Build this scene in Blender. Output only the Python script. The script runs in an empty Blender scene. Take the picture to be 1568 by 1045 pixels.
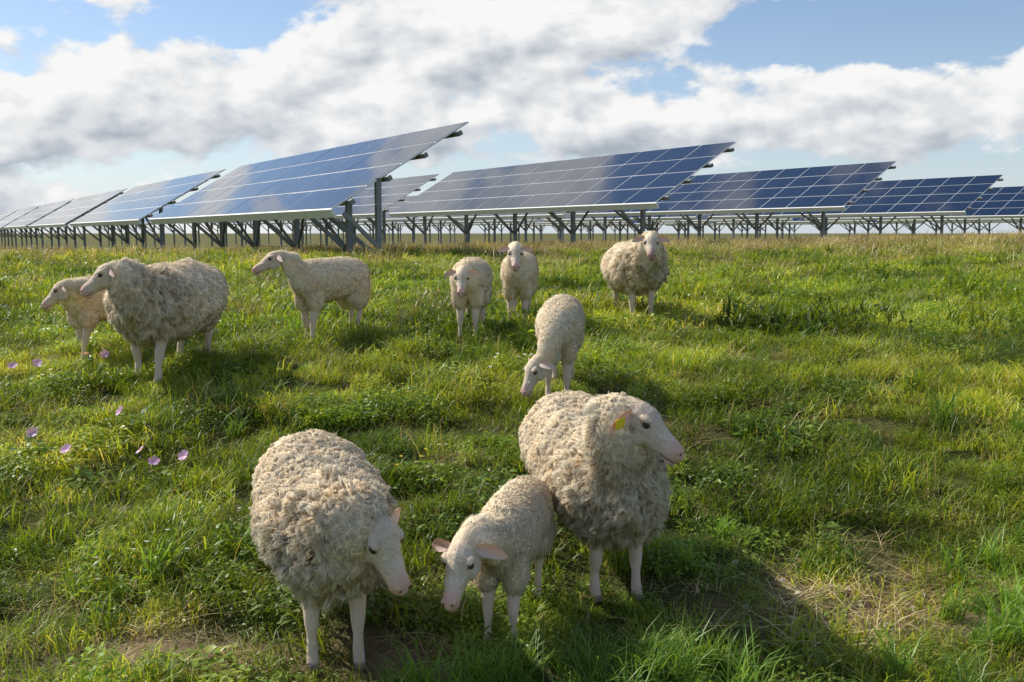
import bpy, bmesh, math, random
import numpy as np
from mathutils import Vector, Matrix, noise, kdtree
rng = np.random.default_rng(7); random.seed(7)
scene = bpy.context.scene
CZ = 1.70
PITCH = 6.2
R = np.array([-0.5225, 0.8526, 0.0]); NN = np.array([0.8526, 0.5225, 0.0]); ZZ = np.array([0, 0, 1.0])

# ------------------------------------------------------------------ helpers
def link(o, parent=None):
    scene.collection.objects.link(o)
    if parent is not None: o.parent = parent
    return o
def empty(name, loc=(0, 0, 0), rotz=0.0):
    e = bpy.data.objects.new(name, None); e.location = loc; e.rotation_euler = (0, 0, rotz)
    e.empty_display_size = 0.1
    return link(e)
def mesh_tris(name, V, T, attrs=None, smooth=False):
    me = bpy.data.meshes.new(name)
    me.vertices.add(len(V)); me.vertices.foreach_set('co', np.asarray(V, np.float32).ravel())
    nf = len(T); me.loops.add(nf * 3); me.polygons.add(nf)
    me.loops.foreach_set('vertex_index', np.asarray(T, np.int32).ravel())
    me.polygons.foreach_set('loop_start', np.arange(0, nf * 3, 3, dtype=np.int32))
    me.update(calc_edges=True)
    if smooth: me.polygons.foreach_set('use_smooth', np.ones(nf, bool))
    for k, a in (attrs or {}).items():
        a = np.asarray(a, np.float32)
        if a.ndim == 2:
            at = me.attributes.new(k, 'FLOAT_VECTOR', 'POINT'); at.data.foreach_set('vector', a.ravel())
        else:
            at = me.attributes.new(k, 'FLOAT', 'POINT'); at.data.foreach_set('value', a)
    me.validate()
    return me
def add_attr(me, k, a):
    at = me.attributes.new(k, 'FLOAT', 'POINT'); at.data.foreach_set('value', np.asarray(a, np.float32))
def coords(me):
    a = np.empty(len(me.vertices) * 3, np.float32); me.vertices.foreach_get('co', a); return a.reshape(-1, 3)
def ribbons(Ps, side, ws):
    n = len(Ps[0]); k = len(Ps); nv = 2 * (k - 1) + 1
    V = np.zeros((n, nv, 3)); tt = np.zeros((n, nv))
    for j in range(k - 1):
        w = np.asarray(ws[j]).reshape(-1, 1)
        V[:, 2 * j] = Ps[j] - side * w; V[:, 2 * j + 1] = Ps[j] + side * w
        tt[:, 2 * j:2 * j + 2] = j / (k - 1)
    V[:, nv - 1] = Ps[-1]; tt[:, nv - 1] = 1
    tri = []
    for j in range(k - 2):
        tri += [(2 * j, 2 * j + 1, 2 * j + 3), (2 * j, 2 * j + 3, 2 * j + 2)]
    j = k - 2; tri.append((2 * j, 2 * j + 1, nv - 1))
    T = np.array(tri)[None] + (np.arange(n) * nv)[:, None, None]
    return V.reshape(-1, 3), T.reshape(-1, 3), nv, tt.ravel()
def unit(a): return a / np.maximum(np.linalg.norm(a, axis=-1, keepdims=True), 1e-9)
def sstep(x, a, b):
    t = np.clip((x - a) / (b - a), 0, 1); return t * t * (3 - 2 * t)

# ------------------------------------------------------------------ terrain
_py = [-400, -20, 0, 3, 3.7, 4.3, 5, 6, 7, 8, 10, 14, 18, 22, 28, 36, 60, 100, 200, 5000]
_pz = [-2.6, -2.1, -1.80, -1.68, -1.60, -1.50, -1.36, -1.16, -1.0, -0.92, -0.86, -0.76, -0.68, -0.64, -0.70, -0.88, -1.35, -2.0, -2.8, -2.8]
_ty = np.arange(-60, 60, 0.05); _tz = np.interp(_ty, _py, _pz)
_k = np.exp(-np.linspace(-2, 2, 17) ** 2); _k /= _k.sum()
_tzs = np.convolve(np.pad(_tz, 8, mode='edge'), _k, 'valid')
def gz(x, y):
    x = np.asarray(x, float); y = np.asarray(y, float)
    z = np.where((y > -59) & (y < 59), np.interp(y, _ty, _tzs), np.interp(y, _py, _pz))
    q = .8526 * (x + 3.95) + .5225 * (y - 22)
    z = z + 0.52 * sstep(q, -2, 30) * sstep(y, 12, 26)
    und = .022 * np.sin(1.7 * x + .5) * np.sin(1.3 * y + .7) + .012 * np.sin(4.1 * x + 1) * np.sin(3.7 * y + 2) \
        + .02 * np.sin(.6 * x + 2) * np.sin(.8 * y) + .020 * np.sin(6.3 * x + 2.1 * y) * np.sin(5.2 * y - 2.9 * x + 1) + .016 * np.sin(8.7 * x - 5.1 * y + 2) * np.sin(7.9 * y + 3.3 * x)
    fade = 1 - sstep(np.abs(y), 30, 60)
    return CZ + z + und * fade
def bare(x, y):
    def b(cx, cy, rx, ry): return np.exp(-(((x - cx) / rx) ** 2 + ((y - cy) / ry) ** 2))
    m = 1.1 * b(1.55, 4.02, .62, .30) + .95 * b(-1.25, 3.60, .85, .22) + .7 * b(-.25, 3.6, .5, .25) + .6 * b(2.1, 3.85, .5, .3)
    m = m + .5 * b(.9, 6.0, .5, .25) + .5 * b(-1.2, 4.9, .6, .2) + .35 * b(1.9, 5.6, .5, .25)
    m = m * (0.75 + .35 * np.sin(9 * x + 3 * y) * np.sin(7 * y - 2 * x + 1))
    return np.clip(m, 0, 1)
def axis(core_a, core_b, step, mid, midstep, far):
    c = list(np.arange(core_a, core_b, step))
    hi = list(np.arange(core_b, mid, midstep)); v = mid; s = midstep
    while v < far: hi.append(v); s *= 1.35; v += s
    hi.append(far); return c, hi
c, hi = axis(-11, 11, .10, 45, 1.0, 3500)
lo = [-v for v in hi][::-1]; xs = np.array(lo + c + hi)
c2, hi2 = axis(-1, 25, .10, 90, 1.0, 4000)
lo2 = list(np.concatenate([-np.geomspace(1500, 2, 16)])); ys = np.array(lo2 + c2 + hi2)
X, Y = np.meshgrid(xs, ys); Z = gz(X, Y)
V = np.stack([X, Y, Z], -1).reshape(-1, 3)
ny, nx = X.shape
i = (np.arange(ny - 1)[:, None] * nx + np.arange(nx - 1)[None]).ravel()
T = np.concatenate([np.stack([i, i + 1, i + nx + 1], -1), np.stack([i, i + nx + 1, i + nx], -1)])
ground_me = mesh_tris('ground', V, T, {'bare': bare(V[:, 0], V[:, 1])}, smooth=True)
ground = link(bpy.data.objects.new('ground', ground_me))

# ------------------------------------------------------------------ materials
class NT:
    def __init__(s, mat):
        mat.use_nodes = True; s.t = mat.node_tree; s.t.nodes.clear()
    def n(s, typ, **kw):
        nd = s.t.nodes.new(typ)
        for k, v in kw.items(): setattr(nd, k, v)
        return nd
    def l(s, a, b): s.t.links.new(a, b)
    def setin(s, sock, v):
        if isinstance(v, (int, float, tuple, list)): sock.default_value = v
        else: s.l(v, sock)
    def m(s, op, a, b=0.0, c=None, clamp=False):
        nd = s.t.nodes.new('ShaderNodeMath'); nd.operation = op; nd.use_clamp = clamp
        s.setin(nd.inputs[0], a); s.setin(nd.inputs[1], b)
        if c is not None: s.setin(nd.inputs[2], c)
        return nd.outputs[0]
    def mix(s, f, a, b):
        nd = s.t.nodes.new('ShaderNodeMix'); nd.data_type = 'RGBA'
        s.setin(nd.inputs[0], f); s.setin(nd.inputs[6], a); s.setin(nd.inputs[7], b)
        return nd.outputs[2]
    def mul(s, f, a, b):
        nd = s.t.nodes.new('ShaderNodeMix'); nd.data_type = 'RGBA'; nd.blend_type = 'MULTIPLY'
        s.setin(nd.inputs[0], f); s.setin(nd.inputs[6], a); s.setin(nd.inputs[7], b)
        return nd.outputs[2]
    def noise(s, vec, scale, detail=4, rough=.55):
        nd = s.n('ShaderNodeTexNoise'); nd.inputs['Scale'].default_value = scale
        nd.inputs['Detail'].default_value = detail; nd.inputs['Roughness'].default_value = rough
        if vec is not None: s.l(vec, nd.inputs['Vector'])
        return nd.outputs['Fac']
    def ramp(s, f, stops):
        nd = s.n('ShaderNodeValToRGB'); cr = nd.color_ramp
        while len(cr.elements) < len(stops): cr.elements.new(0.5)
        for e, (p, c) in zip(cr.elements, stops): e.position = p; e.color = (*c, 1) if len(c) == 3 else c
        s.l(f, nd.inputs[0]); return nd.outputs[0]
    def attr(s, name, typ='GEOMETRY'):
        nd = s.n('ShaderNodeAttribute'); nd.attribute_type = typ; nd.attribute_name = name; return nd
def C(r, g, b): return (r, g, b, 1)
def simple(name, col, rough=.6, metal=0.0, spec=.5, noise_amt=.0, nscale=30, bump=0.0):
    m = bpy.data.materials.new(name); t = NT(m)
    p = t.n('ShaderNodeBsdfPrincipled'); o = t.n('ShaderNodeOutputMaterial')
    p.inputs['Roughness'].default_value = rough; p.inputs['Metallic'].default_value = metal
    p.inputs['Specular IOR Level'].default_value = spec
    tc = t.n('ShaderNodeTexCoord')
    nz = t.noise(tc.outputs['Object'], nscale, 4, .6)
    d = tuple(x * (1 - noise_amt) for x in col)
    t.l(t.mix(nz, C(*d), C(*[min(1, x * (1 + noise_amt)) for x in col])), p.inputs['Base Color'])
    if bump:
        b = t.n('ShaderNodeBump'); b.inputs['Distance'].default_value = bump; t.l(nz, b.inputs['Height']); t.l(b.outputs[0], p.inputs['Normal'])
    t.l(p.outputs[0], o.inputs[0]); return m

# ground
mg = bpy.data.materials.new('soil_and_turf'); t = NT(mg)
geo = t.n('ShaderNodeNewGeometry'); pos = geo.outputs['Position']
n1 = t.noise(pos, 1.1, 4, .6); n2 = t.noise(pos, 18, 4, .65); n3 = t.noise(pos, .25, 3, .5)
green = t.mix(n2, C(.024, .036, .008), C(.07, .095, .020))
dry = t.mix(n2, C(.12, .095, .04), C(.30, .235, .10))
soil = t.mix(n2, C(.11, .073, .046), C(.34, .24, .155))
base = t.mix(t.ramp(n1, [(.5, (0, 0, 0)), (.72, (.6, .6, .6))]), green, dry)
base = t.mix(t.attr('bare').outputs['Fac'], base, soil)
sx = t.n('ShaderNodeSeparateXYZ'); t.l(pos, sx.inputs[0])
farf = t.m('SMOOTH_MIN', t.m('MULTIPLY', t.m('SUBTRACT', sx.outputs[1], 25.0), .02), .6, .1, clamp=True)
base = t.mix(farf, base, t.mix(n3, C(.12, .13, .035), C(.24, .19, .08)))
p = t.n('ShaderNodeBsdfPrincipled'); p.inputs['Roughness'].default_value = .95; p.inputs['Specular IOR Level'].default_value = .1
t.l(base, p.inputs['Base Color'])
b = t.n('ShaderNodeBump'); b.inputs['Distance'].default_value = .03; t.l(n2, b.inputs['Height']); t.l(b.outputs[0], p.inputs['Normal'])
o = t.n('ShaderNodeOutputMaterial'); t.l(p.outputs[0], o.inputs[0])
ground_me.materials.append(mg)

def leafmat(name, stops, trans=.4, patch=True, inst=True):
    m = bpy.data.materials.new(name); t = NT(m)
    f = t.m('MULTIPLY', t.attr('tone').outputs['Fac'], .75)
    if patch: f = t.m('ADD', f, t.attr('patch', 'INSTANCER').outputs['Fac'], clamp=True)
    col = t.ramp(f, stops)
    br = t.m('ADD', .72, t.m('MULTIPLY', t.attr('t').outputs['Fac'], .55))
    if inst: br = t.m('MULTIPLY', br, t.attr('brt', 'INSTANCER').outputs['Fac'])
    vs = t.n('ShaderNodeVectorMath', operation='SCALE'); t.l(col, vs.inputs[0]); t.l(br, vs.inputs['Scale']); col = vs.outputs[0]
    p = t.n('ShaderNodeBsdfPrincipled'); p.inputs['Roughness'].default_value = .42; p.inputs['Specular IOR Level'].default_value = .45
    t.l(col, p.inputs['Base Color'])
    tr = t.n('ShaderNodeBsdfTranslucent')
    t.l(t.mul(1.0, col, C(1.15, 1.03, .40)), tr.inputs[0])
    mx = t.n('ShaderNodeMixShader'); mx.inputs[0].default_value = trans
    t.l(p.outputs[0], mx.inputs[1]); t.l(tr.outputs[0], mx.inputs[2])
    o = t.n('ShaderNodeOutputMaterial'); t.l(mx.outputs[0], o.inputs[0]); return m
GREEN = [(0, (.105, .18, .016)), (.32, (.23, .33, .026)), (.58, (.41, .49, .040)), (.78, (.58, .56, .09)), (1, (.72, .60, .25))]
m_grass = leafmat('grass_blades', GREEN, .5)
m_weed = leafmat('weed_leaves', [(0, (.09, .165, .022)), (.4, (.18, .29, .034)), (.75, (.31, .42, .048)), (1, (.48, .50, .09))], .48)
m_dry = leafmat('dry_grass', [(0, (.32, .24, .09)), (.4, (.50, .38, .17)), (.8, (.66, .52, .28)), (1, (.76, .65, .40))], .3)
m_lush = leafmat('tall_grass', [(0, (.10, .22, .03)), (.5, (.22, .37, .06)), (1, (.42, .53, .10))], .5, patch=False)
m_white = leafmat('white_petals', [(0, (.8, .8, .76)), (1, (.85, .85, .83))], .3, False, False)
m_yellow = leafmat('yellow_petals', [(0, (.8, .6, .05)), (1, (.85, .68, .05))], .3, False, False)
m_pink = leafmat('pink_petals', [(0, (.78, .42, .70)), (1, (.82, .56, .78))], .35, False, False)
m_mal = leafmat('mallow_leaves', [(0, (.10, .18, .03)), (1, (.32, .43, .07))], .45, False, False)

# ------------------------------------------------------------------ vegetation clumps
def blades(n, rad, h0, h1, w, lean, seed, tone=(0, .8), power=.5):
    g = np.random.default_rng(seed)
    rr = rad * g.random(n) ** power; ph = g.random(n) * 2 * np.pi
    P0 = np.stack([rr * np.cos(ph), rr * np.sin(ph), np.full(n, -.02)], -1)
    h = h0 + (h1 - h0) * g.random(n) ** 1.3
    a = g.random(n) * 2 * np.pi; out = np.stack([np.cos(a), np.sin(a), 0 * a], -1)
    l = (lean * h * (.3 + g.random(n)))[:, None]; hh = h[:, None] * ZZ
    Ps = [P0, P0 + hh * .42 + out * l * .12, P0 + hh * .80 + out * l * .48, P0 + hh * (.9 + .1 * g.random((n, 1))) + out * l]
    b = a + np.pi / 2 + g.normal(0, .5, n); side = np.stack([np.cos(b), np.sin(b), 0 * b], -1)
    ww = w * (.6 + .8 * g.random(n))
    V, T, nv, tt = ribbons(Ps, side, [ww * .5, ww * .5, ww * .32])
    tn = np.repeat(tone[0] + (tone[1] - tone[0]) * g.random(n) ** 1.4, nv)
    return V, T, tn, tt
def leaves(n, rad, h1, ln, w, seed, tone=(0, .9), flat=.3):
    g = np.random.default_rng(seed)
    rr = rad * g.random(n) ** .6; ph = g.random(n) * 2 * np.pi
    P0 = np.stack([rr * np.cos(ph), rr * np.sin(ph), .008 + h1 * g.random(n) * (1 - .5 * rr / rad)], -1)
    a = g.random(n) * 2 * np.pi; d = unit(np.stack([np.cos(a), np.sin(a), g.normal(flat, .35, n)], -1))
    L = (ln * (.6 + .8 * g.random(n)))[:, None]; sag = np.array([0, 0, -1]) * L * .25
    Ps = [P0, P0 + d * L * .35, P0 + d * L * .7 + sag * .4, P0 + d * L + sag]
    side = unit(np.cross(d, unit(ZZ + g.normal(0, .35, (n, 3)))))
    ww = w * (.7 + .6 * g.random(n))
    V, T, nv, tt = ribbons(Ps, side, [ww * .12, ww * .5, ww * .42])
    return V, T, np.repeat(tone[0] + (tone[1] - tone[0]) * g.random(n), nv), .3 + .7 * tt
def combine(name, parts, col):
    Vs, Ts, tn, tt, mi = [], [], [], [], []; off = 0; mats = []
    for (V, T, a, b), m in parts:
        if m not in mats: mats.append(m)
        Vs.append(V); Ts.append(T + off); off += len(V); tn.append(a); tt.append(b); mi.append(np.full(len(T), mats.index(m)))
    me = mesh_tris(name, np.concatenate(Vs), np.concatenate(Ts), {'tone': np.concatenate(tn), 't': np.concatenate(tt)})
    for m in mats: me.materials.append(m)
    me.polygons.foreach_set('material_index', np.concatenate(mi).astype(np.int32))
    o = bpy.data.objects.new(name, me)
    if col is not None: col.objects.link(o)
    return o
clumps = bpy.data.collections.new('vegetation_clumps')
for sd in range(3):
    combine('clump_%02d' % sd, [(blades(210, .20, .03, .13, .0048, 1.1, 10 + sd), m_grass), (leaves(40, .2, .05, .028, .011, 60 + sd), m_weed), (blades(46, .20, .015, .09, .003, 2.2, 40 + sd, (.2, 1)), m_dry)], clumps)
combine('clump_03', [(leaves(270, .20, .11, .034, .014, 21), m_weed), (blades(80, .20, .04, .14, .004, .9, 22), m_grass)], clumps)
combine('clump_04', [(leaves(360, .19, .12, .022, .010, 23), m_weed), (blades(60, .19, .05, .16, .003, .9, 24), m_grass)], clumps)
combine('clump_05', [(blades(60, .07, .12, .32, .007, .8, 25, (.2, .9)), m_lush)], clumps)
combine('clump_06', [(blades(130, .22, .006, .05, .0032, 6.0, 26, (.1, 1)), m_dry), (blades(40, .2, .02, .08, .004, 1.2, 29), m_grass)], clumps)
combine('clump_07', [(blades(70, .35, .12, .30, .006, .5, 27, (0, 1)), m_dry), (leaves(80, .35, .28, .03, .009, 28, (0, .9), 1.5), m_dry), (blades(100, .35, .06, .20, .008, .8, 30), m_grass)], clumps)
combine('clump_08', [(blades(320, .42, .04, .14, .009, 1.0, 31), m_grass), (leaves(110, .40, .08, .05, .025, 32), m_weed)], clumps)
def flowerheads(n, rad, h0, h1, size, seed, mat):
    g = np.random.default_rng(seed); parts = []
    st = blades(n, rad, h0, h1, .003, .25, seed, (.3, .6)); parts.append((st, m_grass))
    tips = st[0].reshape(n, 7, 3)[:, 6]
    for q in range(7):
        a = q / 7 * 2 * np.pi + g.random(n); d = unit(np.stack([np.cos(a), np.sin(a), .35 + 0 * a], -1)); s = size
        side = unit(np.cross(d, ZZ + 0 * d))
        V, T, nv, tt = ribbons([tips, tips + d * s * .5, tips + d * s * .9, tips + d * s], side, [np.full(n, s * .12), np.full(n, s * .33), np.full(n, s * .3)])
        parts.append(((V, T, np.full(len(V), .5), .5 + .5 * tt), mat))
    return parts
combine('clump_09', flowerheads(6, .18, .10, .20, .011, 33, m_white) + [(leaves(160, .18, .08, .03, .014, 35), m_weed)], clumps)
combine('clump_10', flowerheads(4, .2, .10, .2, .010, 36, m_yellow) + [(leaves(140, .18, .08, .03, .014, 37), m_weed)], clumps)
combine('clump_11', [(leaves(150, .09, .18, .030, .010, 38), m_weed), (blades(26, .07, .12, .24, .004, .5, 39), m_grass)], clumps)
combine('clump_12', [(blades(14, .14, .14, .28, .0026, .6, 51, (.2, 1)), m_dry), (blades(24, .14, .10, .25, .0034, .9, 52, (0, .7)), m_grass)], clumps)

pts, rots, scl, idx, pat, brt = [], [], [], [], [], []
def fbm(x, y, s, o): return np.array([noise.fractal(Vector((a * s + o, b * s, o * 1.7)), 1.0, 2.0, 3) for a, b in zip(x, y)])
def addpts(x, y, i_, sc, tilt=.14):
    n = len(x); pts.append(np.stack([x, y, gz(x, y)], -1)); rots.append(np.stack([rng.normal(0, tilt, n), rng.normal(0, tilt, n), rng.random(n) * 6.28], -1))
    scl.append(sc); idx.append(i_); f1 = fbm(x, y, .55, 11.0); f2 = fbm(x, y, 1.9, 4.0)
    pat.append(.10 + .36 * f1 + .26 * f2 + rng.normal(0, .10, n)); brt.append(np.clip(1.0 + .30 * fbm(x, y, 1.1, 21.0) + .34 * f2 + rng.normal(0, .14, n), .42, 1.45))
def scatter(n_per, y0, y1, hw, chooser, smin, smax):
    area = (y1 - y0) * (2 * (hw * (y0 + y1) / 2 + 1.4)); n = int(n_per * area)
    wmax = hw * y1 + 1.4; x = (rng.random(n * 3) * 2 - 1) * wmax; y = y0 + (y1 - y0) * rng.random(n * 3)
    keep = np.abs(x) < hw * y + 1.4; x = x[keep][:n]; y = y[keep][:n]
    b = bare(x, y); pn = fbm(x, y, .9, 3.0); pn2 = fbm(x, y, 2.3, 7.0)
    i_, keep = chooser(x, y, b, pn, pn2)
    x, y, i_, pn2 = x[keep], y[keep], i_[keep], pn2[keep]; n = len(x)
    addpts(x, y, i_, (smin + (smax - smin) * rng.random(n)) * (1 + .7 * pn2))
def ch_near(x, y, b, pn, pn2):
    n = len(x); r = rng.random(n); i_ = rng.integers(0, 3, n)
    wt = .26 + .55 * pn - .15 * (x > 1.2)
    wd = r < wt; i_[wd] = rng.choice([3, 4], wd.sum())
    r2 = rng.random(n)
    i_[r2 < .08 + .20 * (pn2 > .1)] = 6
    i_[(r2 > .90)] = 12
    i_[(r2 > .95)] = 11
    i_[(r2 > .983)] = 5
    i_[(r2 > .988)] = 9; i_[r2 > .995] = 10
    r3 = rng.random(n); bb = b > .25
    i_[bb & (r3 < .6)] = 6
    keep = ~((b > .2) & (rng.random(n) < b * .92))
    return i_, keep
scatter(56, 2.2, 8.5, .60, ch_near, .60, 1.1)
def ch_mid(x, y, b, pn, pn2):
    n = len(x); i_ = rng.integers(0, 3, n); r = rng.random(n)
    i_[(r > .4) & (r < .72)] = 8; i_[r < .22 + .4 * pn] = 3; i_[(r > .72) & (r < .77)] = 11; i_[(r > .77) & (r < .82)] = 12
    i_[r > .90] = 6; i_[r > .955] = 9; i_[r > .965] = 7; i_[r > .992] = 10
    return i_, np.ones(n, bool)
scatter(22, 8.5, 18, .60, ch_mid, .75, 1.25)
def ch_far(x, y, b, pn, pn2):
    n = len(x); i_ = np.full(n, 8); r = rng.random(n)
    q = .8526 * (x + 3.95) + .5225 * (y - 22)
    dry = .12 + .30 * sstep(y, 22, 30) + .35 * sstep(q, 1, 6) * sstep(y, 18, 26) + .15 * sstep(x, 8, 20)
    i_[r < dry] = 7; i_[r > .97] = 9
    return i_, np.ones(n, bool)
scatter(5.5, 18, 36, .60, ch_far, .8, 1.3)
scatter(2.2, 36, 75, .60, ch_far, .8, 1.3)
for (cx, cy, nn, sp) in [(-.10, 3.36, 8, .10), (.22, 3.40, 14, .14), (.42, 3.5, 12, .15), (.7, 3.5, 8, .2), (2.1, 3.75, 20, .22), (2.35, 4.2, 12, .25), (1.7, 3.4, 6, .2), (-.35, 3.33, 4, .06)]:
    x = cx + rng.normal(0, sp, nn); y = cy + rng.normal(0, sp * .5, nn)
    addpts(x, y, np.full(nn, 5), .5 + .4 * rng.random(nn))
P = np.concatenate(pts); Rr = np.concatenate(rots); Sc = np.concatenate(scl); Ix = np.concatenate(idx)
me = bpy.data.meshes.new('grass'); me.vertices.add(len(P)); me.vertices.foreach_set('co', P.astype(np.float32).ravel())
at = me.attributes.new('rot', 'FLOAT_VECTOR', 'POINT'); at.data.foreach_set('vector', Rr.astype(np.float32).ravel())
add_attr(me, 'scl', np.clip(Sc, .4, 3)); add_attr(me, 'patch', np.concatenate(pat)); add_attr(me, 'brt', np.concatenate(brt))
at = me.attributes.new('idx', 'INT', 'POINT'); at.data.foreach_set('value', Ix.astype(np.int32))
grass = link(bpy.data.objects.new('grass', me))
ng = bpy.data.node_groups.new('grass_scatter', 'GeometryNodeTree')
ng.interface.new_socket('Geometry', in_out='INPUT', socket_type='NodeSocketGeometry')
ng.interface.new_socket('Geometry', in_out='OUTPUT', socket_type='NodeSocketGeometry')
gi = ng.nodes.new('NodeGroupInput'); go = ng.nodes.new('NodeGroupOutput')
iop = ng.nodes.new('GeometryNodeInstanceOnPoints'); ci = ng.nodes.new('GeometryNodeCollectionInfo')
ci.inputs['Collection'].default_value = clumps; ci.inputs['Separate Children'].default_value = True; ci.inputs['Reset Children'].default_value = True
def na(nm, dt):
    nd = ng.nodes.new('GeometryNodeInputNamedAttribute'); nd.data_type = dt; nd.inputs['Name'].default_value = nm; return nd.outputs['Attribute']
e2r = ng.nodes.new('FunctionNodeEulerToRotation')
ng.links.new(na('rot', 'FLOAT_VECTOR'), e2r.inputs[0])
ng.links.new(gi.outputs[0], iop.inputs['Points']); ng.links.new(ci.outputs[0], iop.inputs['Instance'])
iop.inputs['Pick Instance'].default_value = True
ng.links.new(na('idx', 'INT'), iop.inputs['Instance Index']); ng.links.new(e2r.outputs[0], iop.inputs['Rotation'])
ng.links.new(na('scl', 'FLOAT'), iop.inputs['Scale']); ng.links.new(iop.outputs[0], go.inputs[0])
md = grass.modifiers.new('scatter', 'NODES'); md.node_group = ng

# mallow plants
def mallow(x, y, seed):
    g = np.random.default_rng(seed); n = int(g.integers(1, 4))
    parts = [(leaves(50, .12, .14, .05, .035, seed + 1), m_mal)]
    st = blades(n, .07, .17, .25, .005, .5, seed, (.2, .4)); parts.append((st, m_mal))
    tips = st[0].reshape(n, 7, 3)[:, 6]
    ax = unit(np.stack([g.normal(0, .4, n), -.7 + g.normal(0, .3, n), .7 + 0 * g.random(n)], -1))
    u = unit(np.cross(ax, np.array([1., 0, .1]))); v = np.cross(ax, u)
    for q in range(5):
        a = q / 5 * 2 * np.pi; d = unit(u * math.cos(a) + v * math.sin(a) + ax * .35); s = .031
        side = unit(np.cross(d, ax))
        V, T, nv, tt = ribbons([tips, tips + d * s * .5, tips + d * s, tips + d * s * 1.08], side, [np.full(n, s * .1), np.full(n, s * .38), np.full(n, s * .42)])
        parts.append(((V, T, np.full(len(V), g.random()), .3 + .4 * tt), m_pink))
    o = combine('mallow_flower', parts, None); o.location = (x, y, float(gz(x, y))); link(o)
for q, (x, y) in enumerate([(-3.30, 6.55), (-2.22, 5.8), (-2.66, 5.45), (-2.24, 5.15), (-1.83, 5.15), (-2.98, 7.0)]):
    mallow(x, y, 100 + q * 7)

# stones
m_stone = simple('stone', (.42, .36, .29), .9, noise_amt=.35, nscale=20, bump=.01)
bm = bmesh.new()
for q in range(40):
    x = 1.55 + random.gauss(0, .42); y = 4.02 + random.gauss(0, .2); s = random.uniform(.006, .022) * (1 if q > 4 else 1.5)
    M = Matrix.Translation((x, y, float(gz(x, y)) + s * .2)) @ Matrix.Rotation(random.random() * 6, 4, 'Z') @ Matrix.Diagonal((s, s * .75, s * .55, 1))
    r = bmesh.ops.create_icosphere(bm, subdivisions=2, radius=1, matrix=M)
    for v in r['verts']:
        v.co += Vector((1, 1, 1)) * noise.noise(v.co * 60) * s * .6
me = bpy.data.meshes.new('stones'); bm.to_mesh(me); bm.free(); me.materials.append(m_stone); link(bpy.data.objects.new('stones', me))

# ------------------------------------------------------------------ solar arrays
m_alu = simple('aluminium_frame', (.66, .68, .70), .45, .5, noise_amt=.08)
m_steel = simple('galvanised_steel', (.24, .25, .24), .55, .3, noise_amt=.3, nscale=6)
m_fascia = simple('pale_rail', (.85, .85, .78), .5, .0, noise_amt=.06, nscale=3)
mgl = bpy.data.materials.new('solar_glass'); t = NT(mgl)
br = t.n('ShaderNodeTexBrick'); br.offset = 0
uv = t.n('ShaderNodeUVMap'); t.l(uv.outputs[0], br.inputs['Vector']); br.inputs['Scale'].default_value = 1
br.inputs['Brick Width'].default_value = .1; br.inputs['Row Height'].default_value = 1 / 6; br.inputs['Mortar Size'].default_value = .0035
br.inputs['Color1'].default_value = C(.005, .015, .040); br.inputs['Color2'].default_value = C(.008, .020, .050); br.inputs['Mortar'].default_value = C(.03, .05, .10)
p = t.n('ShaderNodeBsdfPrincipled'); p.inputs['Roughness'].default_value = .06; p.inputs['IOR'].default_value = 1.52
t.l(br.outputs['Color'], p.inputs['Base Color'])
o = t.n('ShaderNodeOutputMaterial'); t.l(p.outputs[0], o.inputs[0])
TL = math.radians(31); ct, st_ = math.cos(TL), math.sin(TL)
SL = ct * NN + st_ * ZZ; PN = -st_ * NN + ct * ZZ
def SP(s, L, h): return Vector(s * R + L * SL + h * PN)
def boxpts(bm, c8):
    v = [bm.verts.new(c) for c in c8]
    for f in [(0, 3, 2, 1), (4, 5, 6, 7), (0, 1, 5, 4), (1, 2, 6, 5), (2, 3, 7, 6), (3, 0, 4, 7)]: bm.faces.new([v[q] for q in f])
def slab(bm, s0, s1, L0, L1, h0, h1):
    boxpts(bm, [SP(s0, L0, h0), SP(s1, L0, h0), SP(s1, L1, h0), SP(s0, L1, h0), SP(s0, L0, h1), SP(s1, L0, h1), SP(s1, L1, h1), SP(s0, L1, h1)])
def beam(bm, p0, p1, w, h):
    p0 = Vector(p0); p1 = Vector(p1); d = (p1 - p0).normalized(); up = Vector((0, 0, 1)) if abs(d.z) < .9 else Vector(R)
    a = d.cross(up).normalized() * w / 2; b = a.cross(d).normalized() * h / 2
    boxpts(bm, [p0 - a - b, p0 + a - b, p0 + a + b, p0 - a + b, p1 - a - b, p1 + a - b, p1 + a + b, p1 - a + b])
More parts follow.
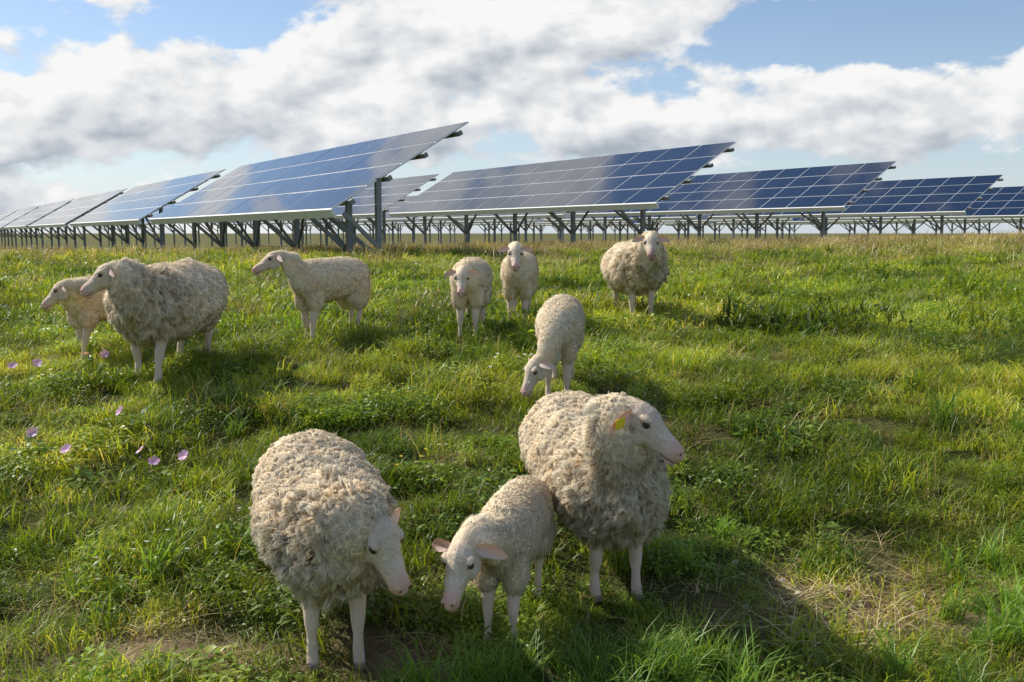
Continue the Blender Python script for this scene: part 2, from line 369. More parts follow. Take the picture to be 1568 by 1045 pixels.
def table_meshes(ncol, tag):
    nrow = 4; pw, ph = 1.66, 1.01; out = []
    bm = bmesh.new(); uvl = bm.loops.layers.uv.new('UVMap'); fr = bmesh.new()
    g = random.Random(5)
    for c_ in range(ncol):
        for r_ in range(nrow):
            s0 = c_ * pw; s1 = s0 + 1.645; L0 = r_ * ph; L1 = L0 + .995
            slab(fr, s0, s1, L0, L1, 0, .035)
            i_ = .020; h = .0375; j = [g.uniform(-.0016, .0016) for _ in range(3)]
            vs = [bm.verts.new(SP(s0 + i_, L0 + i_, h + .0030 + j[0])), bm.verts.new(SP(s1 - i_, L0 + i_, h + .0030 + j[1])), bm.verts.new(SP(s1 - i_, L1 - i_, h + .0030 + j[1] + j[2] - j[0])), bm.verts.new(SP(s0 + i_, L1 - i_, h + .0030 + j[2]))]
            f = bm.faces.new(vs)
            for l, q in zip(f.loops, [(0, 0), (1, 0), (1, 1), (0, 1)]): l[uvl].uv = q
    for b_, nm, mt in ((bm, 'glass_modules', mgl), (fr, 'module_frames', m_alu)):
        me = bpy.data.meshes.new(nm); b_.to_mesh(me); b_.free(); me.materials.append(mt); out.append((nm, me))
    W = ncol * pw
    b_ = bmesh.new()
    for L in (.45, 1.5, 2.55, 3.6): slab(b_, -.20, W + .14, L - .05, L + .05, -.115, -.004)
    ns = 5
    ss = [2.2 + q * (W - 3.2) / (ns - 1) for q in range(ns)]
    for q, s in enumerate(ss):
        slab(b_, s - .035, s + .035, .10, 3.75, -.22, -.118)
        top = SP(s, 1.42, -.20); bx = Vector(s * R) + Vector(NN) * (1.42 * ct + .08)
        beam(b_, Vector((bx.x, bx.y, top.z + .05)), Vector((bx.x, bx.y, -2.6)), .14, .12)
        f0 = Vector((bx.x, bx.y, -.95)); beam(b_, f0 + Vector(R) * .10, SP(s, .22, -.22) + Vector(R) * .10, .07, .09)
        if q < ns - 1:
            s2 = ss[q + 1]; mid = (s + s2) / 2
            beam(b_, Vector((bx.x, bx.y, -.98)), SP(mid, 1.0, -.16), .055, .065)
            b2 = Vector(s2 * R) + Vector(NN) * (1.42 * ct + .08)
            beam(b_, Vector((b2.x, b2.y, -.98)), SP(mid, 1.0, -.16) + Vector((0, 0, .012)), .055, .065)
    me = bpy.data.meshes.new('support_frame'); b_.to_mesh(me); b_.free(); me.materials.append(m_steel); out.append(('support_frame', me))
    b_ = bmesh.new(); slab(b_, -.14, W + .1, -.080, -.012, -.15, .05)
    me = bpy.data.meshes.new('lower_rail'); b_.to_mesh(me); b_.free(); me.materials.append(m_fascia); out.append(('lower_rail', me))
    return out
TA = table_meshes(11, 'a'); TB = table_meshes(12, 'b')
rows = [(-12.2, 12.0, .45, TA, 20.5, 2), (-3.95, 22, .50, TA, 20.5, 6), (4.54, 31.9, .93, TB, 21.5, 5), (14.4, 43.7, 1.12, TB, 21.5, 5), (24.56, 54.6, 1.14, TB, 21.5, 5),
        (34.6, 65.5, 1.14, TB, 21.5, 5), (44.6, 76.5, 1.14, TB, 21.5, 4), (54.6, 87.5, 1.14, TB, 21.5, 4)]
for ri, (bx, by, bz, tm, pitch, cnt) in enumerate(rows):
    for q in range(cnt):
        s = q * pitch; e = empty('solar_panel_array', (bx + R[0] * s, by + R[1] * s, CZ + bz))
        for nm, me in tm:
            link(bpy.data.objects.new(nm, me), e)
        if ri == 1 and q == 0:
            b_ = bmesh.new(); q0 = Vector(NN) * 1.13 + Vector(R) * .06
            beam(b_, q0 + Vector((0, 0, .72)), q0 + Vector((0, 0, -1.6)), .12, .12)
            beam(b_, q0 + Vector((0, 0, -.85)) - Vector(R) * .08, SP(0, .2, -.2), .07, .09)
            beam(b_, q0 + Vector((0, 0, -1.02)) + Vector(R) * .10, SP(1.2, .25, -.25), .07, .09)
            me = bpy.data.meshes.new('end_post'); b_.to_mesh(me); b_.free(); me.materials.append(m_steel); link(bpy.data.objects.new('end_post', me), e)

# ------------------------------------------------------------------ sheep materials
WOOLN = 5
mw = bpy.data.materials.new('wool_fibres'); t = NT(mw)
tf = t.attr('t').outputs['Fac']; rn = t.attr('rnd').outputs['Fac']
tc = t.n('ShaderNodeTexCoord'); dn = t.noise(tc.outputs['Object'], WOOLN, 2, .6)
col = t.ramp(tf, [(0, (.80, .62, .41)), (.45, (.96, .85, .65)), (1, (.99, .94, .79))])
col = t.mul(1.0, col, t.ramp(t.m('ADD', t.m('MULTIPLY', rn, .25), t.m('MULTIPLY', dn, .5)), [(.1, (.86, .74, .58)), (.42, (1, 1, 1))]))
an = t.attr('bn').outputs['Vector']
vt = t.n('ShaderNodeVectorTransform'); vt.vector_type = 'NORMAL'; vt.convert_from = 'OBJECT'; vt.convert_to = 'WORLD'; t.l(an, vt.inputs[0])
vn = t.n('ShaderNodeVectorMath', operation='NORMALIZE'); t.l(vt.outputs[0], vn.inputs[0])
d = t.n('ShaderNodeBsdfDiffuse'); t.l(col, d.inputs[0]); t.l(vn.outputs[0], d.inputs['Normal'])
tr = t.n('ShaderNodeBsdfTranslucent'); t.l(col, tr.inputs[0])
mx = t.n('ShaderNodeMixShader'); mx.inputs[0].default_value = .35; t.l(d.outputs[0], mx.inputs[1]); t.l(tr.outputs[0], mx.inputs[2])
o = t.n('ShaderNodeOutputMaterial'); t.l(mx.outputs[0], o.inputs[0])
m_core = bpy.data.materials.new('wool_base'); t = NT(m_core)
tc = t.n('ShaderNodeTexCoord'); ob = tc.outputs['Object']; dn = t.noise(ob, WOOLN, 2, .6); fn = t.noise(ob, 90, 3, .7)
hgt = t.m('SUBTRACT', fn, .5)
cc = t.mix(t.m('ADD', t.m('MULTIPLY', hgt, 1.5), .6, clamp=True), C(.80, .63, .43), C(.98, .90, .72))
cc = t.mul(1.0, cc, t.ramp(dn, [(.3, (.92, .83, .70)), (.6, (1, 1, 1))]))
p = t.n('ShaderNodeBsdfDiffuse'); p.inputs['Roughness'].default_value = 1
t.l(cc, p.inputs[0]); b = t.n('ShaderNodeBump'); b.inputs['Distance'].default_value = .010; b.inputs['Strength'].default_value = .6; t.l(hgt, b.inputs['Height']); t.l(b.outputs[0], p.inputs['Normal'])
o = t.n('ShaderNodeOutputMaterial'); t.l(p.outputs[0], o.inputs[0])
msk = bpy.data.materials.new('sheep_skin'); t = NT(msk)
tc = t.n('ShaderNodeTexCoord'); n1 = t.noise(tc.outputs['Object'], 14, 4, .6); n2 = t.noise(tc.outputs['Object'], 160, 3, .6)
c0 = t.mix(n1, C(.58, .43, .31), C(.86, .74, .60))
c1 = t.mix(t.attr('pink').outputs['Fac'], c0, C(.68, .38, .31))
c2 = t.mix(t.attr('dark').outputs['Fac'], c1, C(.09, .065, .05))
p = t.n('ShaderNodeBsdfPrincipled'); p.inputs['Roughness'].default_value = .7; p.inputs['Specular IOR Level'].default_value = .25
t.l(c2, p.inputs['Base Color']); b = t.n('ShaderNodeBump'); b.inputs['Distance'].default_value = .003; t.l(n2, b.inputs['Height']); t.l(b.outputs[0], p.inputs['Normal'])
o = t.n('ShaderNodeOutputMaterial'); t.l(p.outputs[0], o.inputs[0])
def earmat(name, col):
    m = bpy.data.materials.new(name); t = NT(m); tc = t.n('ShaderNodeTexCoord'); n1 = t.noise(tc.outputs['Object'], 30, 4, .6)
    cc = t.mix(n1, C(*[x * .85 for x in col]), C(*col)); p = t.n('ShaderNodeBsdfPrincipled'); p.inputs['Roughness'].default_value = .7; t.l(cc, p.inputs['Base Color'])
    tr = t.n('ShaderNodeBsdfTranslucent'); t.l(t.mul(1, cc, C(1, .70, .58)), tr.inputs[0]); mx = t.n('ShaderNodeMixShader'); mx.inputs[0].default_value = .25
    t.l(p.outputs[0], mx.inputs[1]); t.l(tr.outputs[0], mx.inputs[2]); o = t.n('ShaderNodeOutputMaterial'); t.l(mx.outputs[0], o.inputs[0]); return m
m_earo = earmat('ear_outer', (.88, .77, .66)); m_eari = earmat('ear_inner', (.86, .70, .60))
m_eye = simple('eye', (.02, .014, .01), .12, spec=.6)
m_line = simple('nostril_and_mouth', (.20, .09, .075), .8)
m_tag = simple('ear_tag_plastic', (.95, .72, .03), .4)

# ------------------------------------------------------------------ sheep geometry
def ell(bm, c, r, sub=2, M=None):
    m = Matrix.Translation(c)
    if M is not None: m = m @ M.to_4x4()
    bmesh.ops.create_icosphere(bm, subdivisions=sub, radius=1, matrix=m @ Matrix.Diagonal((r[0], r[1], r[2], 1)))
def chain(bm, P_, r_, dens=.35, sub=2):
    for q in range(len(P_) - 1):
        a, b = Vector(P_[q]), Vector(P_[q + 1]); L = (b - a).length; st = max(2, int(L / (min(r_[q], r_[q + 1]) * dens)) + 1)
        for j in range(st + 1):
            f = j / st; f2 = f * f * (3 - 2 * f) * .5 + f * .5; rr = r_[q] * (1 - f2) + r_[q + 1] * f2
            ell(bm, a.lerp(b, f), (rr, rr, rr), sub)
def remesh(bm, voxel, it, name):
    me = bpy.data.meshes.new('tmp'); bm.to_mesh(me); bm.free(); ob = bpy.data.objects.new('tmp', me); scene.collection.objects.link(ob)
    m1 = ob.modifiers.new('r', 'REMESH'); m1.mode = 'VOXEL'; m1.voxel_size = voxel; m1.use_smooth_shade = True
    if it: m2 = ob.modifiers.new('s', 'SMOOTH'); m2.factor = .5; m2.iterations = it
    dg = bpy.context.evaluated_depsgraph_get(); dg.update()
    res = bpy.data.meshes.new_from_object(ob.evaluated_get(dg)); res.name = name
    bpy.data.objects.remove(ob); bpy.data.meshes.remove(me)
    res.polygons.foreach_set('use_smooth', np.ones(len(res.polygons), bool)); return res
def tri_data(me):
    me.calc_loop_triangles(); n = len(me.loop_triangles); t_ = np.empty(n * 3, np.int32); me.loop_triangles.foreach_get('vertices', t_)
    nr = np.empty(len(me.vertices) * 3, np.float32); me.vertices.foreach_get('normal', nr)
    return coords(me).astype(float), t_.reshape(-1, 3), nr.reshape(-1, 3).astype(float)
def sample(V, T, NR, n):
    a = V[T[:, 0]]; b = V[T[:, 1]]; c_ = V[T[:, 2]]
    ar = np.linalg.norm(np.cross(b - a, c_ - a), axis=1); k_ = rng.choice(len(T), n, p=ar / ar.sum())
    u = rng.random((n, 1)); v = rng.random((n, 1)); fl = (u + v) > 1; u = np.where(fl, 1 - u, u); v = np.where(fl, 1 - v, v); w = 1 - u - v
    return a[k_] * w + b[k_] * u + c_[k_] * v, unit(NR[T[k_, 0]] * w + NR[T[k_, 1]] * u + NR[T[k_, 2]] * v)
def wool(me, n, per, Lfun, width, clump, comb, name):
    V, T, NR = tri_data(me); P0, N0 = sample(V, T, NR, n); m = max(10, n // per); PL, NL = sample(V, T, NR, m)
    kd = kdtree.KDTree(m)
    for q in range(m): kd.insert(PL[q], q)
    kd.balance(); near = np.array([kd.find(p_)[1] for p_ in P0])
    LL = Lfun(PL); lr = rng.random(m)
    cb = unit(comb - NL * np.sum(comb * NL, axis=1, keepdims=True) + rng.normal(0, .35, (m, 3)))
    tipL = PL + NL * LL[:, None] * (.30 + .25 * lr[:, None]) + cb * LL[:, None] * .75
    L = (LL[near] * (.7 + .5 * rng.random(n)))[:, None]
    own = P0 + N0 * L * .42 + cb[near] * L * .75 + rng.normal(0, .25, (n, 3)) * L
    tip = own * (1 - clump) + tipL[near] * clump
    mid = P0 + N0 * L * .38 + (tip - P0) * .38 + rng.normal(0, .08, (n, 3)) * L
    side = unit(np.cross(N0, tip - P0) + rng.normal(0, .3, (n, 3)) * L)
    ww = width * (.7 + .6 * rng.random(n))
    VV, TT, nv, tt = ribbons([P0 - N0 * .002, mid, tip], side, [ww * .5, ww * .42])
    bn = unit(N0 * .75 + NL[near] * .2 + rng.normal(0, .10, (n, 3)))
    r_ = np.repeat(lr[near] * .7 + .3 * rng.random(n), nv)
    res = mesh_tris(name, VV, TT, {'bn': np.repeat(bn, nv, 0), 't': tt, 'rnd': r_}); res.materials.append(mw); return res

def make_sheep(cx, cy, F, S, kind, headp, hd, hs, fib, roll=0.0, earpitch=0.0, em=(.55, 0, .75), tag=None, legs=(0, 0, 0, 0), dark=0.0, wf=1.0, lift=0.0):
    ang = math.atan2(F[1], F[0]); z0 = float(gz(cx, cy)); root = empty('sheep', (cx, cy, z0), ang)
    Ri = Matrix.Rotation(-ang, 3, 'Z')
    hp = Ri @ Vector((headp[0] - cx, headp[1] - cy, float(gz(headp[0], headp[1])) + headp[2] - z0)); hdir = (Ri @ Vector(hd)).normalized()
    def gl(lx, ly):
        w_ = Matrix.Rotation(ang, 3, 'Z') @ Vector((lx, ly, 0)); return float(gz(cx + w_.x, cy + w_.y)) - z0
    ewe = kind == 'ewe'
    slope = (gl(.3 * S, 0) - gl(-.35 * S, 0)) / (.65 * S) * .8
    def sl(x): return slope * x + lift
    if ewe: rings = [(-.54, .53, .05, .07), (-.50, .53, .16, .17), (-.41, .52, .235, .225), (-.25, .51, .28, .255), (-.05, .505, .30, .26), (.12, .505, .29, .26), (.26, .52, .25, .25), (.37, .54, .195, .22), (.45, .56, .12, .15)]
    else: rings = [(-.50, .60, .04, .06), (-.46, .59, .12, .13), (-.38, .585, .165, .175), (-.22, .58, .19, .195), (-.04, .57, .20, .21), (.12, .57, .195, .21), (.25, .58, .17, .20), (.34, .60, .135, .17), (.41, .62, .085, .115)]
    ra = np.array(rings); bm = bmesh.new()
    for x in np.linspace(ra[0, 0], ra[-1, 0], 26):
        zc, hw, hh = [float(np.interp(x, ra[:, 0], ra[:, q])) for q in (1, 2, 3)]
        ell(bm, (x * S, 0, zc * S + sl(x * S)), (.07 * S, hw * S * wf, hh * S), 3)
    a = Vector((.27 * S, 0, (.57 if ewe else .63) * S + sl(.27 * S)))
    endp = hp - hdir * .085 * hs + Vector((0, 0, -.018 * hs))
    nk = (.20 * S, .165 * S, .125 * hs, .076 * hs) if ewe else (.135 * S, .11 * S, .085 * hs, .060 * hs)
    nd = (endp - a); c1_ = a + Vector((.16 * S, 0, .02 * S)) + nd * .15; c2_ = endp - hdir * .06 * hs - Vector((0, 0, .05 * S)) - nd * .05
    for j in range(17):
        f = j / 16; q = a * (1 - f) ** 3 + c1_ * 3 * f * (1 - f) ** 2 + c2_ * 3 * f * f * (1 - f) + endp * f ** 3
        rr = float(np.interp(f, [0, .35, .75, 1], nk)); ell(bm, q, (rr, rr * .92, rr), 2)
    yb = .095 if ewe else .075
    for sy in (1, -1):
        ell(bm, (-.34 * S, sy * yb * 1.2 * S * wf, .43 * S + sl(-.34 * S)), (.13 * S, .09 * S, .18 * S), 2)
        ell(bm, (.25 * S, sy * yb * 1.1 * S * wf, .43 * S + sl(.25 * S)), (.10 * S, .08 * S, .16 * S), 2)
    chain(bm, [(-.50 * S, 0, .62 * S + sl(-.5 * S)), (-.55 * S, 0, .50 * S + sl(-.5 * S)), (-.55 * S, 0, .34 * S + sl(-.5 * S))], [.05 * S, .05 * S, .028 * S])
    big = fib > 40000
    fl = remesh(bm, .0085 if big else .012, 14 if big else 8, 'fleece_base')
    co = coords(fl); nr = np.empty(len(fl.vertices) * 3, np.float32); fl.vertices.foreach_get('normal', nr); nr = nr.reshape(-1, 3)
    A = (.028, .024, .016) if ewe else (.007, .004, .003); sd = random.random() * 50
    hpa = np.array(hp)
    fadeh = sstep(np.linalg.norm(co - hpa, axis=1), .10 * hs, .28 * hs)
    chest = .18 + 1.15 * sstep(co[:, 0], .0 * S, .36 * S)
    dv = np.array([noise.noise(Vector(p_) * 7 + Vector((sd, 0, 0))) * A[0] + (noise.noise(Vector((p_[0] * 20, p_[1] * 20, p_[2] * 11 + sd))) * A[1] + abs(noise.noise(Vector((p_[0] * 30, p_[1] * 30, p_[2] * 16 + sd)))) * A[2] * -2) * c_ for p_, c_ in zip(co, chest)])
    co = co + nr * (dv * fadeh)[:, None]; fl.vertices.foreach_set('co', co.astype(np.float32).ravel()); fl.update()
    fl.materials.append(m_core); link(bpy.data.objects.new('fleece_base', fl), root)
    def Lf(P_):
        hh_ = .25 + .75 * sstep(np.linalg.norm(P_ - hpa, axis=1), .10 * hs, .26 * hs)
        if ewe: return S * (.016 + .036 * sstep(P_[:, 0], .05 * S, .34 * S)) * (.75 + .5 * rng.random(len(P_))) * hh_
        return S * .017 * (.75 + .5 * rng.random(len(P_))) * hh_
    comb = np.array([-.30, 0, -.75])
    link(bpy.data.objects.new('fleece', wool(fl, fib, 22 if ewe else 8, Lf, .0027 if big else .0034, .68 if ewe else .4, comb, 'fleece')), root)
    # legs
    bm = bmesh.new(); hoofs = []
    lk = 1.05
    for sy, fx, bx in ((1, legs[0], legs[2]), (-1, legs[1], legs[3])):
        y = sy * yb * S
        for front in (True, False):
            if front: x0 = .27 + fx; pp = [(.25, .50, .075), (.235, .385, .055), (.266 + fx * .5, .225, .033), (.264 + fx * .6, .20, .031), (x0 - .008, .13, .021), (x0 - .004, .065, .025), (x0 + .016, .025, .026)]
            else: x0 = -.36 + bx; pp = [(-.32, .52, .095), (-.25, .39, .065), (-.39 + bx * .7, .245, .032), (x0 - .012, .15, .022), (x0, .062, .026), (x0 + .016, .025, .026)]
            g_ = gl(x0 * S, y); P_, r_ = [], []
            for (px, pz, pr) in pp:
                w_ = min(1, pz / .5); P_.append((px * S, y, pz * S + g_ * (1 - w_) + sl(px * S) * w_)); r_.append(pr * S * lk)
            chain(bm, P_, r_, .5); hx, hy, hz = P_[-1]; hoofs.append((hx, hy, hz))
            for s2 in (1, -1): ell(bm, (hx + .006 * S, hy + s2 * .011 * S, g_ + .018 * S), (.030 * S, .014 * S, .020 * S), 2)
    lg = remesh(bm, .0065, 3, 'legs'); co = coords(lg); dk = np.zeros(len(co))
    for h_ in hoofs:
        dd = np.linalg.norm(co[:, :2] - np.array(h_[:2]), axis=1); dk = np.maximum(dk, (dd < .07 * S) * (1 - sstep(co[:, 2], h_[2] + .004 * S, h_[2] + .018 * S)))
    add_attr(lg, 'dark', dk * .75); add_attr(lg, 'pink', np.full(len(co), .12)); lg.materials.append(msk); link(bpy.data.objects.new('legs', lg), root)
    # head
    bm = bmesh.new()
    hr = np.array([(-.085, .0, .040, .045), (-.05, .004, .056, .062), (-.01, .006, .066, .072), (.03, .002, .066, .073), (.06, -.008, .058, .068), (.085, -.017, .048, .060), (.11, -.024, .042, .053), (.14, -.031, .039, .048), (.17, -.037, .038, .045), (.190, -.041, .034, .040), (.202, -.043, .025, .029), (.208, -.044, .012, .014)])
    if not ewe: hr[:, 2:] *= .94
    for x in np.linspace(-.085, .205, 36):
        zc, hw, hh = [float(np.interp(x, hr[:, 0], hr[:, q])) for q in (1, 2, 3)]
        ell(bm, (x, 0, zc), (.012, hw, hh), 2)
    for sy in (1, -1):
        ell(bm, (.034, sy * .051, .035), (.026, .019, .014), 2)
        ell(bm, (.02, sy * .040, -.045), (.050, .022, .036), 2)
        ell(bm, (.188, sy * .020, -.026), (.016, .014, .014), 2)
        ell(bm, (.10, sy * .030, -.005), (.040, .012, .010), 2)
    ell(bm, (.176, 0, -.080), (.024, .025, .012), 2)
    chain(bm, [(-.05, 0, -.01), (-.14, 0, -.05)], [.055, .06])
    hm = remesh(bm, .0045, 2, 'head'); co = coords(hm)
    add_attr(hm, 'pink', np.clip(.75 * sstep(co[:, 0], .125, .195) + .04 + .35 * np.exp(-((co[:, 0] - .05) / .03) ** 2 - ((np.abs(co[:, 1]) - .058) / .018) ** 2 - ((co[:, 2] - .018) / .02) ** 2), 0, 1))
    ed = np.exp(-(((co[:, 0] - .046) / .021) ** 2 + ((np.abs(co[:, 1]) - .059) / .02) ** 2 + ((co[:, 2] - .017) / .012) ** 2) ** 2)
    add_attr(hm, 'dark', np.clip(ed * .8 + dark * sstep(co[:, 0], .09, .17), 0, 1)); hm.materials.append(msk)
    X_ = hdir; Y_ = Vector((0, 0, 1)).cross(X_).normalized(); Z_ = X_.cross(Y_)
    Mr = Matrix((X_, Y_, Z_)).transposed() @ Matrix.Rotation(roll, 3, 'X')
    M4 = Matrix.Translation(hp) @ Mr.to_4x4() @ Matrix.Scale(hs, 4)
    ho = link(bpy.data.objects.new('head', hm), root); ho.matrix_local = M4
    V_, T_, NR_ = tri_data(hm); P0, N0 = sample(V_, T_, NR_, 6200); ok = (P0[:, 0] < .15 - .05 * rng.random(len(P0))) & ~((np.abs(P0[:, 0] - .046) < .024) & (np.abs(P0[:, 2] - .016) < .019) & (np.abs(P0[:, 1]) > .035)); P0, N0 = P0[ok], N0[ok]; n = len(P0)
    dr = np.array([-1, 0, -.1]); dr = dr - N0 * (N0 @ dr)[:, None]; L = (.005 + .006 * rng.random(n) + .030 * sstep(-P0[:, 0], .0, .06))[:, None]
    tip = P0 + N0 * L * .45 + dr * L + rng.normal(0, .0014, (n, 3)); sd_ = unit(np.cross(N0, dr + rng.normal(0, .3, (n, 3))))
    VV, TT, nv, tt = ribbons([P0, (P0 + tip) / 2 + N0 * L * .12, tip], sd_, [np.full(n, .0010), np.full(n, .0008)])
    fz = mesh_tris('face_hair', VV, TT, {'bn': np.repeat(N0, nv, 0), 't': .4 + .3 * tt, 'rnd': np.repeat(.6 + .4 * rng.random(n), nv)}); fz.materials.append(mw)
    fo = link(bpy.data.objects.new('face_hair', fz), root); fo.matrix_local = M4
    bm = bmesh.new()
    for sy in (1, -1): ell(bm, (.047, sy * .0590, .0175), (.0135, .0090, .0110), 3, Matrix.Rotation(-sy * .25, 3, 'Z'))
    me = bpy.data.meshes.new('eyes'); bm.to_mesh(me); bm.free(); me.polygons.foreach_set('use_smooth', np.ones(len(me.polygons), bool)); me.materials.append(m_eye)
    eo = link(bpy.data.objects.new('eyes', me), root); eo.matrix_local = M4
    bm = bmesh.new()
    for sy in (1, -1):
        ell(bm, (.2015, sy * .0185, -.026), (.0065, .0050, .0075), 2, Matrix.Rotation(sy * .6, 3, 'X'))
        chain(bm, [(.2025, sy * .003, -.065), (.190, sy * .027, -.067), (.160, sy * .0365, -.064), (.138, sy * .040, -.058)], [.0024] * 4, 1.0, 1)
    chain(bm, [(.2095, 0, -.046), (.2040, 0, -.065)], [.0022, .0022], 1.0, 1)
    me = bpy.data.meshes.new('nostrils_and_mouth'); bm.to_mesh(me); bm.free(); me.materials.append(m_line)
    eo = link(bpy.data.objects.new('nostrils_and_mouth', me), root); eo.matrix_local = M4
    bm = bmesh.new(); EL = .118
    for sy in (1, -1):
        e_ = Vector((-.22, sy * .95, -.10 + earpitch)).normalized(); m_ = Vector(em); m_ = (m_ - e_ * m_.dot(e_)).normalized(); c_ = m_.cross(e_).normalized()
        rootp = Vector((-.030, sy * .055, .030)); nu, nt_ = 7, 12
        for layer, mi in ((0, 0), (1, 1)):
            G = []
            for a_ in range(nt_ + 1):
                f = a_ / nt_; w_ = .010 + .021 * math.sin(math.pi * min(1, f ** .85 * .97 + .02)) ** .8; w_ = w_ * (1 if f < .9 else (1 - (f - .9) * 6)); row = []
                for b_ in range(nu):
                    u = b_ / (nu - 1) * 2 - 1
                    p_ = rootp + e_ * EL * f + c_ * w_ * u + m_ * (.55 * w_ * u * u * (1.3 - f)) + Vector((.01, 0, -.045)) * f * f + m_ * (.0035 if layer else 0) * (1 - u * u * .9)
                    row.append(bm.verts.new(p_))
                G.append(row)
            for a_ in range(nt_):
                for b_ in range(nu - 1):
                    f_ = bm.faces.new([G[a_][b_], G[a_ + 1][b_], G[a_ + 1][b_ + 1], G[a_][b_ + 1]]); f_.material_index = mi; f_.smooth = True
    me = bpy.data.meshes.new('ears'); bm.to_mesh(me); bm.free(); me.materials.append(m_earo); me.materials.append(m_eari)
    eo = link(bpy.data.objects.new('ears', me), root); eo.matrix_local = M4
    if tag is not None:
        sy = tag; e_ = Vector((-.22, sy * .95, -.10 + earpitch)).normalized(); m_ = Vector(em); m_ = (m_ - e_ * m_.dot(e_)).normalized(); c_ = m_.cross(e_).normalized()
        pc = Vector((-.030, sy * .055, .030)) + e_ * EL * .62 + Vector((.01, 0, -.045)) * .38 + m_ * .016
        Mt = Matrix((e_, c_, m_)).transposed().to_4x4()
        bm = bmesh.new(); bmesh.ops.create_cube(bm, size=1, matrix=Matrix.Translation(pc) @ Mt @ Matrix.Diagonal((.052, .042, .005, 1)))
        bmesh.ops.bevel(bm, geom=bm.edges[:], offset=.0018, segments=2, affect='EDGES')
        me = bpy.data.meshes.new('ear_tag'); bm.to_mesh(me); bm.free(); me.materials.append(m_tag); eo = link(bpy.data.objects.new('ear_tag', me), root); eo.matrix_local = M4
    return root
def nrm(a, b): l = math.hypot(a, b); return (a / l, b / l)
make_sheep(-.735, 3.78, nrm(.33, -.94), .90, 'ewe', (-.47, 3.38, .60), (.54, -.36, -.76), 1.03, 75000, roll=.25, earpitch=-.35, em=(.6, 0, .5), lift=.01)
make_sheep(.000, 3.86, nrm(-.25, -.97), .67, 'lamb', (-.175, 3.45, .46), (-.28, -.68, -.62), .9, 50000, earpitch=-.1, em=(.8, 0, .45), lift=.03)
make_sheep(.37, 4.33, nrm(.30, -.95), .90, 'ewe', (.50, 3.86, .87), (.80, -.42, -.42), 1.03, 80000, earpitch=-.15, em=(.8, -.5, .1), tag=-1, legs=(.02, -.03, 0, 0), lift=.01)
make_sheep(.32, 6.60, nrm(-.12, -.99), .80, 'lamb', (.150, 6.18, .28), (-.55, -.35, -.75), .88, 20000)
make_sheep(-2.46, 7.10, nrm(-.18, -.98), 1.05, 'ewe', (-2.66, 6.58, .80), (-.88, -.25, -.42), 1.0, 38000, legs=(.05, -.03, 0, .05), em=(.7, 0, .2))
make_sheep(-3.16, 7.75, nrm(-.55, -.84), .82, 'lamb', (-3.32, 7.36, .58), (-.85, -.22, -.50), .9, 16000, legs=(.05, -.04, 0, 0), em=(.7, 0, .2))
make_sheep(-1.53, 8.27, nrm(-.55, -.83), .86, 'lamb', (-1.88, 7.92, .70), (-.90, -.30, -.28), .92, 18000, legs=(.03, -.05, .03, -.03), em=(.7, 0, .2), lift=.02)
make_sheep(-.35, 8.50, nrm(-.08, -.99), .85, 'lamb', (-.40, 8.02, .58), (-.05, -.75, -.55), .9, 15000, earpitch=.05, em=(.8, 0, .3), lift=.02)
make_sheep(.07, 9.30, nrm(-.08, -.99), .87, 'lamb', (.03, 8.86, .70), (.0, -.82, -.50), .95, 13000, earpitch=.15, em=(.8, 0, .2), lift=.02)
make_sheep(1.20, 9.75, nrm(.14, -.99), .98, 'ewe', (1.27, 9.14, .79), (-.10, -.86, -.46), 1.0, 26000, earpitch=.1, em=(.8, 0, .2), dark=.45, lift=.02)

# ------------------------------------------------------------------ light
E = math.radians(42); az = math.atan2(-.87, .45)
S_ = Vector((math.sin(az) * math.cos(E), math.cos(az) * math.cos(E), math.sin(E)))
sd = bpy.data.lights.new('sun', 'SUN'); sd.energy = 5.0; sd.angle = math.radians(.5); sd.color = (1, .95, .85)
so = link(bpy.data.objects.new('sun', sd)); so.rotation_euler = (-S_).to_track_quat('-Z', 'Y').to_euler()
w = bpy.data.worlds.new('World'); scene.world = w; t = NT(w)
sky = t.n('ShaderNodeTexSky'); sky.sky_type = 'NISHITA'; sky.sun_disc = False; sky.sun_elevation = E; sky.sun_rotation = az % (2 * math.pi)
sky.air_density = 1.0; sky.dust_density = .5; sky.ozone_density = 1.8
tc = t.n('ShaderNodeTexCoord'); d_ = tc.outputs['Generated']
sx = t.n('ShaderNodeSeparateXYZ'); t.l(d_, sx.inputs[0]); azn = t.m('ARCTAN2', sx.outputs[0], sx.outputs[1]); eln = t.m('ARCSINE', sx.outputs[2])
mp = t.n('ShaderNodeMapping'); mp.inputs['Scale'].default_value = (9, 9, 16); t.l(d_, mp.inputs[0])
mp2 = t.n('ShaderNodeMapping'); mp2.inputs['Scale'].default_value = (9, 9, 16); mp2.inputs['Location'].default_value = (-.12, 0, .20); t.l(d_, mp2.inputs[0])
nA = t.noise(mp.outputs[0], 1.0, 7, .56); nB = t.noise(mp2.outputs[0], 1.0, 3, .56)
blobs = [(300, 165, 300, 70, .75), (100, 230, 200, 60, .55), (700, 70, 300, 95, .85), (930, 45, 180, 50, .5), (1230, 4, 220, 30, .75), (1260, 205, 420, 50, .75), (1460, 150, 180, 50, .5),
         (90, 22, 140, 24, .6), (560, 200, 220, 60, .5), (100, 330, 400, 40, .45), (990, 190, 140, 40, .4), (330, 60, 90, 30, -.45), (1300, 85, 260, 28, -.5), (760, 215, 90, 25, -.35),
         (-50, -330, 620, 190, .75)]
D = None; Sg = None
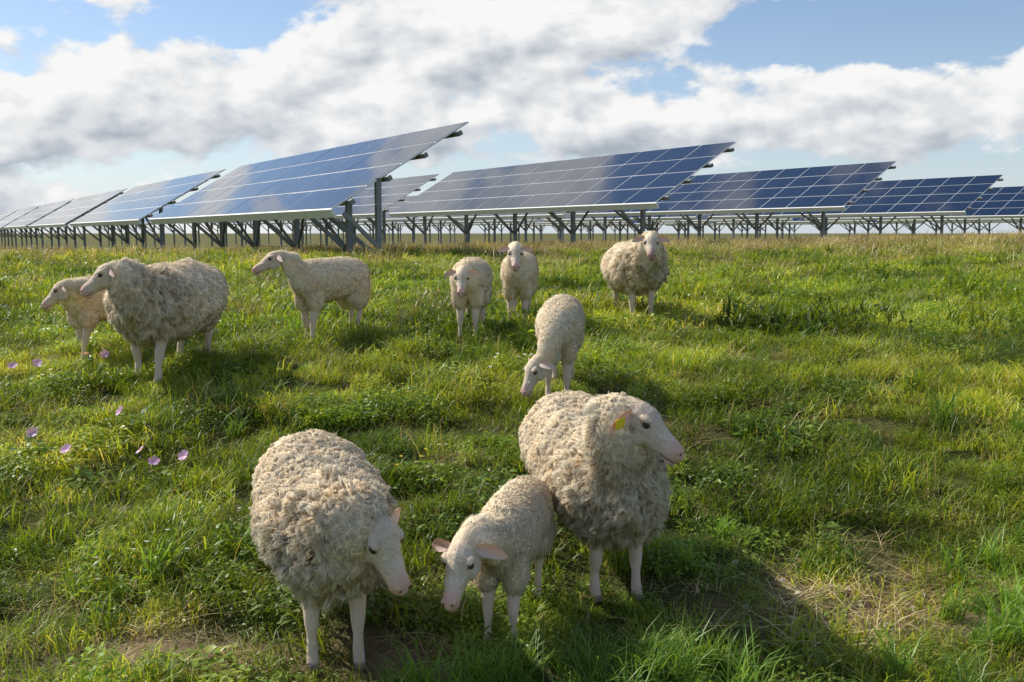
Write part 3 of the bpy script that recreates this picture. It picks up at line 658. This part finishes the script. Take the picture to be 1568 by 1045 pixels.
for (px, py, rx, ry, am) in blobs:
    cxn, cyn = (px - 784) / 1524, (357 - py) / 1524
    dx = t.m('DIVIDE', t.m('SUBTRACT', azn, cxn), rx / 1524); dy = t.m('DIVIDE', t.m('SUBTRACT', eln, cyn), ry / 1524)
    e_ = t.m('MULTIPLY', t.m('EXPONENT', t.m('MULTIPLY', t.m('ADD', t.m('MULTIPLY', dx, dx), t.m('MULTIPLY', dy, dy)), -1.0)), am)
    D = e_ if D is None else t.m('ADD', D, e_)
    if am > 0:
        s_ = t.m('MULTIPLY', e_, dy); Sg = s_ if Sg is None else t.m('ADD', Sg, s_)
gen = t.m('MULTIPLY', t.m('SUBTRACT', eln, .20), 1.6, clamp=True)
D = t.m('ADD', t.m('ADD', D, t.m('MINIMUM', gen, .12)), t.m('MULTIPLY', t.m('SUBTRACT', nA, .5), 2.6))
al = t.n('ShaderNodeMapRange', interpolation_type='SMOOTHSTEP'); al.inputs['From Min'].default_value = .22; al.inputs['From Max'].default_value = .46; t.l(D, al.inputs[0])
B_ = t.m('ADD', t.m('ADD', .74, t.m('MULTIPLY', Sg, .85)), t.m('MULTIPLY', t.m('SUBTRACT', nA, nB), 3.4), clamp=True)
ccs = t.n('ShaderNodeVectorMath', operation='SCALE')
cc = t.ramp(B_, [(0, (.42, .48, .55)), (.5, (.71, .74, .78)), (1, (.98, .98, .97))]); t.l(cc, ccs.inputs[0]); ccs.inputs['Scale'].default_value = 8.0
haze = t.m('EXPONENT', t.m('MULTIPLY', t.m('MAXIMUM', eln, 0.0), -11.0))
skyc = t.mix(t.m('MULTIPLY', haze, .75), t.mul(1.0, sky.outputs[0], C(.97, 1.0, 1.08)), C(5.4, 6.2, 7.1))
fin = t.mix(al.outputs[0], skyc, ccs.outputs[0])
bg = t.n('ShaderNodeBackground'); bg.inputs['Strength'].default_value = .12; t.l(fin, bg.inputs[0])
o = t.n('ShaderNodeOutputWorld'); t.l(bg.outputs[0], o.inputs[0])

# ------------------------------------------------------------------ camera
cd = bpy.data.cameras.new('camera'); cd.lens = 35; cd.sensor_width = 36; cd.clip_end = 20000; cd.clip_start = .05
co_ = link(bpy.data.objects.new('camera', cd)); co_.location = (0, 0, CZ); co_.rotation_euler = (math.radians(90 - PITCH), 0, 0)
scene.camera = co_
scene.view_settings.view_transform = 'Standard'; scene.view_settings.look = 'None'; scene.view_settings.exposure = 0
